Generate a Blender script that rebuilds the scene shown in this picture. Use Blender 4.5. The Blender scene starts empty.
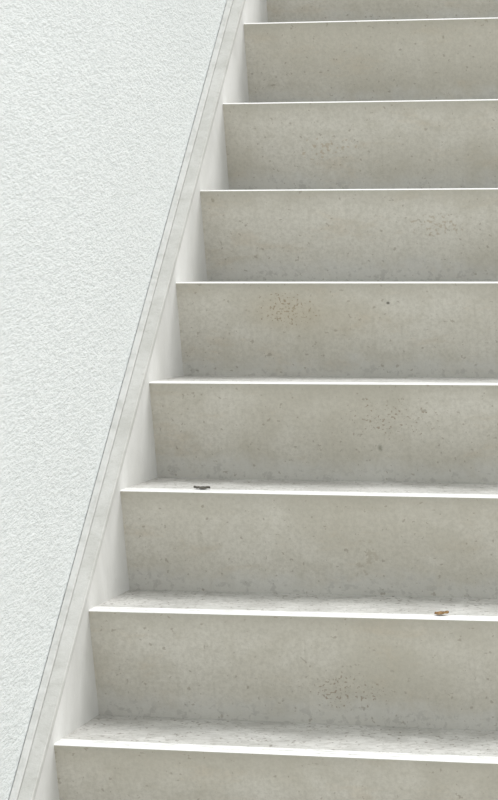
import bpy, math, random, bmesh
from mathutils import Matrix, Vector
H=.17
P=[1.13184, -4.88191, 0.90873, 0.21744, 0.02072, -0.00852, 8.08486, 0.25866, 0.072, -0.01095, -166.1, -174.18266]
cx,cy,cz,yaw,pit,rol,lf,G,o,e,px,py=P
f=math.exp(lf)
col=bpy.context.collection
cam=bpy.data.cameras.new('camera'); co=bpy.data.objects.new('camera',cam); col.objects.link(co)
M=Matrix.Rotation(yaw,4,'Z')@Matrix.Rotation(math.pi/2-pit,4,'X')@Matrix.Rotation(rol,4,'Z')
co.matrix_world=Matrix.Translation((cx,cy,cz))@M
cam.sensor_fit='VERTICAL'; cam.sensor_height=24; cam.lens=24*f/800
cam.shift_x=-px/800; cam.shift_y=py/800
bpy.context.scene.camera=co
# stain centres on the risers (derived once from the photo)
C=Vector((cx,cy,cz)); Rm=M.to_3x3()
def ray(x,y): return Rm@Vector((x-249-px,-(y-400-py),-f))
def onriser(x,y,n):
    A=Vector((0,n*G,n*H)); t=Vector((0,o,-H+e)); nn=Vector((0,-t[2],t[1])); d=ray(x,y)
    s=((A-C)@nn)/(d@nn); return tuple(C+s*d)
CL=[onriser(*a) for a in ((285,310,4),(388,303,4),(395,420,3),(380,448,3),(345,690,1),(365,560,2),(330,150,6),(440,225,5),(330,320,4),(400,670,1))]

# ---------- material helpers
def mat(name):
    m=bpy.data.materials.new(name); m.use_nodes=True
    nt=m.node_tree; b=nt.nodes['Principled BSDF']; b.inputs['Specular IOR Level'].default_value=.25; return m,nt,b
def N(nt,t,**k):
    n=nt.nodes.new(t)
    for a,v in k.items(): setattr(n,a,v)
    return n
def coords(nt,scale=(1,1,1)):
    g=N(nt,'ShaderNodeNewGeometry'); mp=N(nt,'ShaderNodeMapping'); mp.inputs['Scale'].default_value=scale
    nt.links.new(g.outputs['Position'],mp.inputs['Vector']); return mp.outputs[0]
def noise(nt,vec,scale,detail=4,rough=.6,dist=0):
    n=N(nt,'ShaderNodeTexNoise'); n.inputs['Scale'].default_value=scale; n.inputs['Detail'].default_value=detail
    n.inputs['Roughness'].default_value=rough; n.inputs['Distortion'].default_value=dist
    nt.links.new(vec,n.inputs['Vector']); return n.outputs[0]
def rng(nt,v,a,b,c=0,d=1):
    n=N(nt,'ShaderNodeMapRange',interpolation_type='SMOOTHSTEP')
    nt.links.new(v,n.inputs[0])
    for i,x in enumerate((a,b,c,d)): n.inputs[i+1].default_value=x
    return n.outputs[0]
def mth(nt,op,a,b=None):
    n=N(nt,'ShaderNodeMath',operation=op)
    for i,x in enumerate((a,b)):
        if x is None: continue
        if isinstance(x,(int,float)): n.inputs[i].default_value=x
        else: nt.links.new(x,n.inputs[i])
    return n.outputs[0]
def mix(nt,fac,a,b):
    n=N(nt,'ShaderNodeMix',data_type='RGBA')
    if isinstance(fac,(int,float)): n.inputs[0].default_value=fac
    else: nt.links.new(fac,n.inputs[0])
    for i,x in ((6,a),(7,b)):
        if isinstance(x,tuple): n.inputs[i].default_value=x+(1,)
        else: nt.links.new(x,n.inputs[i])
    return n.outputs[2]
def bump(nt,b,h,st,dist):
    n=N(nt,'ShaderNodeBump'); n.inputs['Strength'].default_value=st; n.inputs['Distance'].default_value=dist
    nt.links.new(h,n.inputs['Height']); nt.links.new(n.outputs[0],b.inputs['Normal'])

# ---------- concrete for risers
m_conc,nt,b=mat('cast_concrete')
v=coords(nt)
A_=(.595,.57,.495); B_=(.69,.67,.605)
c=mix(nt,rng(nt,noise(nt,v,3.2,5,.6,.4),.38,.62),A_,B_)
c=mix(nt,mth(nt,'MULTIPLY',rng(nt,noise(nt,v,14,6,.7,.6),.48,.68),.38),c,(.52,.495,.415))
c=mix(nt,mth(nt,'MULTIPLY',rng(nt,noise(nt,coords(nt,(1,1,3)),7,6,.7,.3),.53,.68),.35),c,(.59,.515,.40))
c=mix(nt,mth(nt,'MULTIPLY',rng(nt,noise(nt,coords(nt,(30,1,1.5)),3,5,.65,0),.52,.72),.22),c,(.49,.465,.395))
c=mix(nt,mth(nt,'MULTIPLY',rng(nt,noise(nt,v,150,4,.75,0),.35,.7),.45),c,(.44,.42,.36))
at=N(nt,'ShaderNodeAttribute',attribute_name='riser_height'); fr=at.outputs['Fac']
wob=mth(nt,'MULTIPLY',mth(nt,'SUBTRACT',noise(nt,v,12,5,.7,.3),.5),.5)
fw=mth(nt,'ADD',fr,wob)
c=mix(nt,mth(nt,'MULTIPLY',rng(nt,fw,.05,.28,1,0),.6),c,(.70,.70,.67))
c=mix(nt,mth(nt,'MULTIPLY',mth(nt,'MULTIPLY',rng(nt,fw,.05,.22,1,0),rng(nt,noise(nt,v,85,3,.6,.3),.53,.62)),.4),c,(.43,.42,.39))
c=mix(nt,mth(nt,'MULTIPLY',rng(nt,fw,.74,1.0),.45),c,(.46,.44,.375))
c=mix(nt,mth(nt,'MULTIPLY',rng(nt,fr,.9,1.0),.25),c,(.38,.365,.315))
pit_=rng(nt,noise(nt,v,105,2,.5,0),.68,.71)
c=mix(nt,mth(nt,'MULTIPLY',pit_,.45),c,(.28,.24,.18))
g=N(nt,'ShaderNodeNewGeometry')
def blob(center,r,thr,colr,k,sc):
    global c
    s=N(nt,'ShaderNodeVectorMath',operation='SUBTRACT'); nt.links.new(g.outputs['Position'],s.inputs[0]); s.inputs[1].default_value=center
    d=N(nt,'ShaderNodeVectorMath',operation='DIVIDE'); nt.links.new(s.outputs[0],d.inputs[0]); d.inputs[1].default_value=r
    l=N(nt,'ShaderNodeVectorMath',operation='LENGTH'); nt.links.new(d.outputs[0],l.inputs[0])
    w=rng(nt,l.outputs['Value'],.1,1,1,0)
    if thr: 
        s2=mth(nt,'ADD',noise(nt,v,sc,2,.5,.1),mth(nt,'MULTIPLY',w,.10)); mask=mth(nt,'MULTIPLY',rng(nt,s2,thr,thr+.05),rng(nt,w,0,.3))
    else: mask=w
    c=mix(nt,mth(nt,'MULTIPLY',mask,k),c,colr)
sp=(.25,.18,.11)
blob(CL[0],(.085,.3,.045),.65,sp,.7,190)
blob(CL[0],(.10,.3,.05),0,(.54,.47,.34),.3,1)
blob(CL[1],(.005,.3,.004),0,(.06,.06,.04),.9,1)
blob(CL[2],(.13,.3,.06),.69,sp,.55,190)
blob(CL[3],(.006,.3,.009),0,(.2,.2,.15),.6,1)
blob(CL[4],(.11,.3,.045),.67,sp,.55,200)
blob(CL[5],(.03,.3,.05),.60,(.42,.38,.30),.45,70)
blob(CL[6],(.09,.3,.04),.65,(.47,.38,.26),.5,110)
blob(CL[7],(.08,.3,.03),.65,(.47,.39,.28),.5,150)
blob(CL[8],(.20,.3,.05),0,(.52,.46,.34),.25,1)
blob(CL[9],(.14,.3,.07),0,(.54,.52,.44),.35,1)
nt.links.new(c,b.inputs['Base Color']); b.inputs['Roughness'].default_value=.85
bump(nt,b,noise(nt,v,120,5,.7),.35,.002)

# ---------- tread
m_tread,nt,b=mat('weathered_tread_concrete'); v=coords(nt)
c=mix(nt,rng(nt,noise(nt,v,8,6,.7,.5),.35,.65),(.48,.475,.45),(.64,.635,.61))
c=mix(nt,mth(nt,'MULTIPLY',rng(nt,noise(nt,v,70,5,.7,.3),.48,.62),.5),c,(.35,.34,.315))
c=mix(nt,mth(nt,'MULTIPLY',rng(nt,noise(nt,coords(nt,(1,.5,1)),130,2,.5,0),.63,.67),.6),c,(.16,.14,.11))
nt.links.new(c,b.inputs['Base Color']); b.inputs['Roughness'].default_value=.8
bump(nt,b,noise(nt,v,110,5,.7),.5,.004)
m_nose,nt,b=mat('clean_nosing_highlight'); v=coords(nt)  # cleaner tread front, with its brighter skylight also painted into the pale colour
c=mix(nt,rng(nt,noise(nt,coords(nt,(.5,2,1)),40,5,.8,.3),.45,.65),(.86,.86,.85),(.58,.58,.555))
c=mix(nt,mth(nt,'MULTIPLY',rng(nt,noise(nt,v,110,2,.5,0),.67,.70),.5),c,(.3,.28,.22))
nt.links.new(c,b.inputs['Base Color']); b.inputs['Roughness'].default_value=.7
m_edge,nt,b=mat('step_edge_highlight'); v=coords(nt)  # near-white chamfer: light caught on the edge, painted as colour
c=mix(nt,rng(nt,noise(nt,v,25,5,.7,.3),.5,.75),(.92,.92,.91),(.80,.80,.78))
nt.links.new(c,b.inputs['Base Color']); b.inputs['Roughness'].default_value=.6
# ---------- stringer materials
m_cheek,nt,b=mat('painted_plaster'); v=coords(nt)
c=mix(nt,rng(nt,noise(nt,v,5,5,.6,.3),.35,.7),(.73,.73,.71),(.63,.63,.605))
c=mix(nt,mth(nt,'MULTIPLY',rng(nt,noise(nt,v,60,4,.7,0),.55,.75),.2),c,(.47,.47,.43))
nt.links.new(c,b.inputs['Base Color']); b.inputs['Roughness'].default_value=.9
bump(nt,b,noise(nt,v,60,5,.7),.2,.003)
m_curb,nt,b=mat('curb_concrete'); v=coords(nt)
c=mix(nt,rng(nt,noise(nt,v,9,6,.7,.4),.35,.65),(.50,.50,.47),(.60,.60,.575))
c=mix(nt,mth(nt,'MULTIPLY',rng(nt,noise(nt,v,90,4,.7,0),.5,.75),.35),c,(.38,.375,.34))
nt.links.new(c,b.inputs['Base Color']); b.inputs['Roughness'].default_value=.9
bump(nt,b,noise(nt,v,150,4,.7),.3,.002)
m_trim,nt,b=mat('wall_edge_bead'); v=coords(nt)
c=mix(nt,rng(nt,noise(nt,v,30,5,.7,.4),.4,.7),(.62,.625,.605),(.51,.515,.49))
nt.links.new(c,b.inputs['Base Color']); b.inputs['Roughness'].default_value=.8
m_wall,nt,b=mat('white_roughcast_stucco'); v=coords(nt,(1,.25,1))
n1=noise(nt,v,240,3,.6,.1); n2=noise(nt,v,100,4,.6,.1)
c=mix(nt,rng(nt,n1,.35,.6),(.715,.75,.745),(.81,.84,.835))
c=mix(nt,mth(nt,'MULTIPLY',rng(nt,noise(nt,coords(nt,(1,.5,1)),2.5,4,.6,.2),.4,.7),.25),c,(.68,.715,.71))
nt.links.new(c,b.inputs['Base Color']); b.inputs['Roughness'].default_value=.9
bump(nt,b,mth(nt,'ADD',n1,n2),.65,.0045)
m_gr,nt,b=mat('paving_concrete'); v=coords(nt)
c=mix(nt,rng(nt,noise(nt,v,4,6,.7,.4),.35,.65),(.53,.515,.475),(.63,.615,.575))
nt.links.new(c,b.inputs['Base Color']); b.inputs['Roughness'].default_value=.9

# ---------- geometry
def obj(name,verts,faces,mats,fm=None,parent=None,attr=None):
    me=bpy.data.meshes.new(name); me.from_pydata([tuple(map(float,q)) for q in verts],[],faces)
    for m in mats: me.materials.append(m)
    if fm:
        for i,x in enumerate(fm): me.polygons[i].material_index=x
    if attr:
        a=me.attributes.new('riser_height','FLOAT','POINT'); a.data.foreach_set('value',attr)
    bm=bmesh.new(); bm.from_mesh(me); bmesh.ops.recalc_face_normals(bm,faces=bm.faces); bm.to_mesh(me); bm.free()
    ob=bpy.data.objects.new(name,me); col.objects.link(ob); ob.parent=parent; return ob
W=2.2
n0,n1_=-3,12
resL={0:1.4,1:2.8,2:2.3,3:.1,4:-1.0,5:-2.0,6:-1.0,7:-.6}
resR={0:-2.7,1:2.0,2:.6,3:.4,4:-1.0,5:-1.9,6:-.3,7:.9}
def dz(n,x):
    k=1/(600.0-12*n)*(1.0 if n<4 else 1.1)
    l=resL.get(n,0)*k; r=resR.get(n,0)*k
    t=min(x/.65,1.0); return l+(r-l)*t
stair=bpy.data.objects.new('concrete_staircase',None); col.objects.link(stair)
xs=[0,.65,1.4,W]
ch=.0042
zbase=(n0-1)*H
verts=[];faces=[];fm=[];rows=[];att=[]
k=len(xs)
for n in range(n0,n1_+1):
    y=n*G; z=n*H
    sl=e/(G+o); ln=math.hypot(o,H-e)
    uy,uz=o/ln,-(H-e)/ln
    def P_(yy,zz,n=n): return [(x,yy,zz+dz(n,x)) for x in xs]
    if n==n0: rows.append(([(x,y+o,zbase) for x in xs],0))
    else: rows.append(([(x,y+o,z-H+e+dz(n-1,x)) for x in xs],0))
    rows.append((P_(y+uy*ch*.6,z+uz*ch*.6),3))
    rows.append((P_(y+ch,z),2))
    rows.append((P_(y+.055,z+sl*.055),1))
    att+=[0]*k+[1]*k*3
rows.append(([(x,(n1_)*G+2.5,n1_*H) for x in xs],1)); att+=[0]*k
for r,_ in rows: verts+=r
for i in range(len(rows)-1):
    for j in range(k-1):
        faces.append((i*k+j,i*k+j+1,(i+1)*k+j+1,(i+1)*k+j)); fm.append(rows[i][1])
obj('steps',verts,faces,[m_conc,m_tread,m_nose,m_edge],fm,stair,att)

def sloped(name,sec,mt,parent,ya=-3*G-.05,yb=12*G):
    vs=[];fc=[]
    n=len(sec)
    for y in (ya,yb):
        vs+=[(x,y,y/G*H+c) for x,c in sec]
    for i in range(n): fc.append((i,(i+1)%n,n+(i+1)%n,n+i))
    fc+=[tuple(range(n)),tuple(range(n,2*n))]
    return obj(name,vs,fc,[mt],None,parent)
c0=.043
def side(s,x0,tag):
    X=lambda x: x0+s*x
    sloped('stringer_'+tag,[(X(0),c0),(X(0),-.45),(X(-.0335),-.45),(X(-.0335),c0-.002)],m_cheek,stair)
    sloped('curb_cap_'+tag,[(X(.0015),c0-.010),(X(.0015),c0+.002),(X(0),c0+.004),(X(-.020),c0+.004),(X(-.022),c0+.002),(X(-.022),c0-.010)],m_curb,stair)
    sloped('curb_bead_'+tag,[(X(-.0222),c0-.010),(X(-.0222),c0+.0025),(X(-.024),c0+.005),(X(-.0335),c0+.005),(X(-.0335),c0-.01)],m_trim,stair)
side(1,0,'left'); side(-1,W,'right')
xw=-.0350; y0,y1,zt=-3.0,6.0,5.5
obj('wall_left',[(xw,y0,zbase),(xw,y1,zbase),(xw,y1,zt),(xw,y0,zt),(xw-.25,y0,zbase),(xw-.25,y1,zbase),(xw-.25,y1,zt),(xw-.25,y0,zt)],
 [(0,1,2,3),(4,5,6,7),(0,1,5,4),(3,2,6,7),(0,3,7,4),(1,2,6,5)],[m_wall])
obj('ground',[(-15,-20,zbase),(15,-20,zbase),(15,20,zbase),(-15,20,zbase)],[(0,1,2,3)],[m_gr])

# leaves
m_leaf,nt,b=mat('dry_leaf_brown'); v=coords(nt)
c=mix(nt,rng(nt,noise(nt,v,200,3,.6),.4,.6),(.34,.20,.07),(.18,.10,.04)); nt.links.new(c,b.inputs['Base Color'])
m_leaf2,nt,b=mat('dry_leaf_dark'); v=coords(nt)
c=mix(nt,rng(nt,noise(nt,v,200,3,.6),.4,.6),(.09,.08,.06),(.03,.03,.025)); nt.links.new(c,b.inputs['Base Color'])
def leaf(loc,ln,wd,rot,mt,seed):
    random.seed(seed); n=10; vs=[];fc=[]
    for i in range(n+1):
        t=i/n; w_=wd*math.sin(math.pi*min(1,t*.95+.03))**.8*(1+.25*random.uniform(-1,1)); hh=.0015*math.sin(3*t+seed)+.001*random.random()
        x=(t-.5)*ln
        vs+=[(x,-w_,hh+.001),(x,0,hh),(x,w_,hh+.003)]
    for i in range(n):
        for j in range(2): a=i*3+j; fc.append((a,a+1,a+4,a+3))
    vs=[Matrix.Rotation(rot,3,'Z')@Vector(q) for q in vs]
    mn=min(q.z for q in vs)
    vs=[(q.x+loc[0],q.y+loc[1],q.z-mn+loc[2]+.0003) for q in vs]
    ob=obj('dry_leaf',vs,fc,[mt]); s=ob.modifiers.new('s','SOLIDIFY'); s.thickness=.0006
def ontread_x(px_,py_,n):
    A=Vector((0,n*G,n*H)); nn=Vector((0,-e,G+o)); d=ray(px_,py_); s=((A-C)@nn)/(d@nn); return (C+s*d).x
for n,x,ln,wd,rot,mt,sd in ((2,ontread_x(202,487,2)+.020,.028,.010,.15,m_leaf2,3),(1,ontread_x(441,612,1)+.010,.024,.011,-.2,m_leaf,4)):
    leaf((x,n*G+.045,n*H+e/(G+o)*.045+dz(n,x)+.001),ln,wd,rot,mt,sd)

# ---------- light
w=bpy.data.worlds.new('overcast_sky'); bpy.context.scene.world=w; w.use_nodes=True; nt=w.node_tree; bg=nt.nodes['Background']
tc=N(nt,'ShaderNodeTexCoord'); sx=N(nt,'ShaderNodeSeparateXYZ'); nt.links.new(tc.outputs['Generated'],sx.inputs[0])
c=mix(nt,rng(nt,sx.outputs[2],-.1,.9),(.82,.835,.835),(1.0,1.01,1.01)); nt.links.new(c,bg.inputs[0]); bg.inputs[1].default_value=1.2
s=bpy.data.lights.new('hazy_sun','SUN'); s.energy=1.7; s.angle=math.radians(40); s.color=(1,.98,.965)
so=bpy.data.objects.new('hazy_sun',s); col.objects.link(so)
d=Vector((.42,.58,1.2)).normalized(); so.rotation_euler=d.to_track_quat('Z','Y').to_euler()
bpy.context.scene.view_settings.view_transform='Standard'
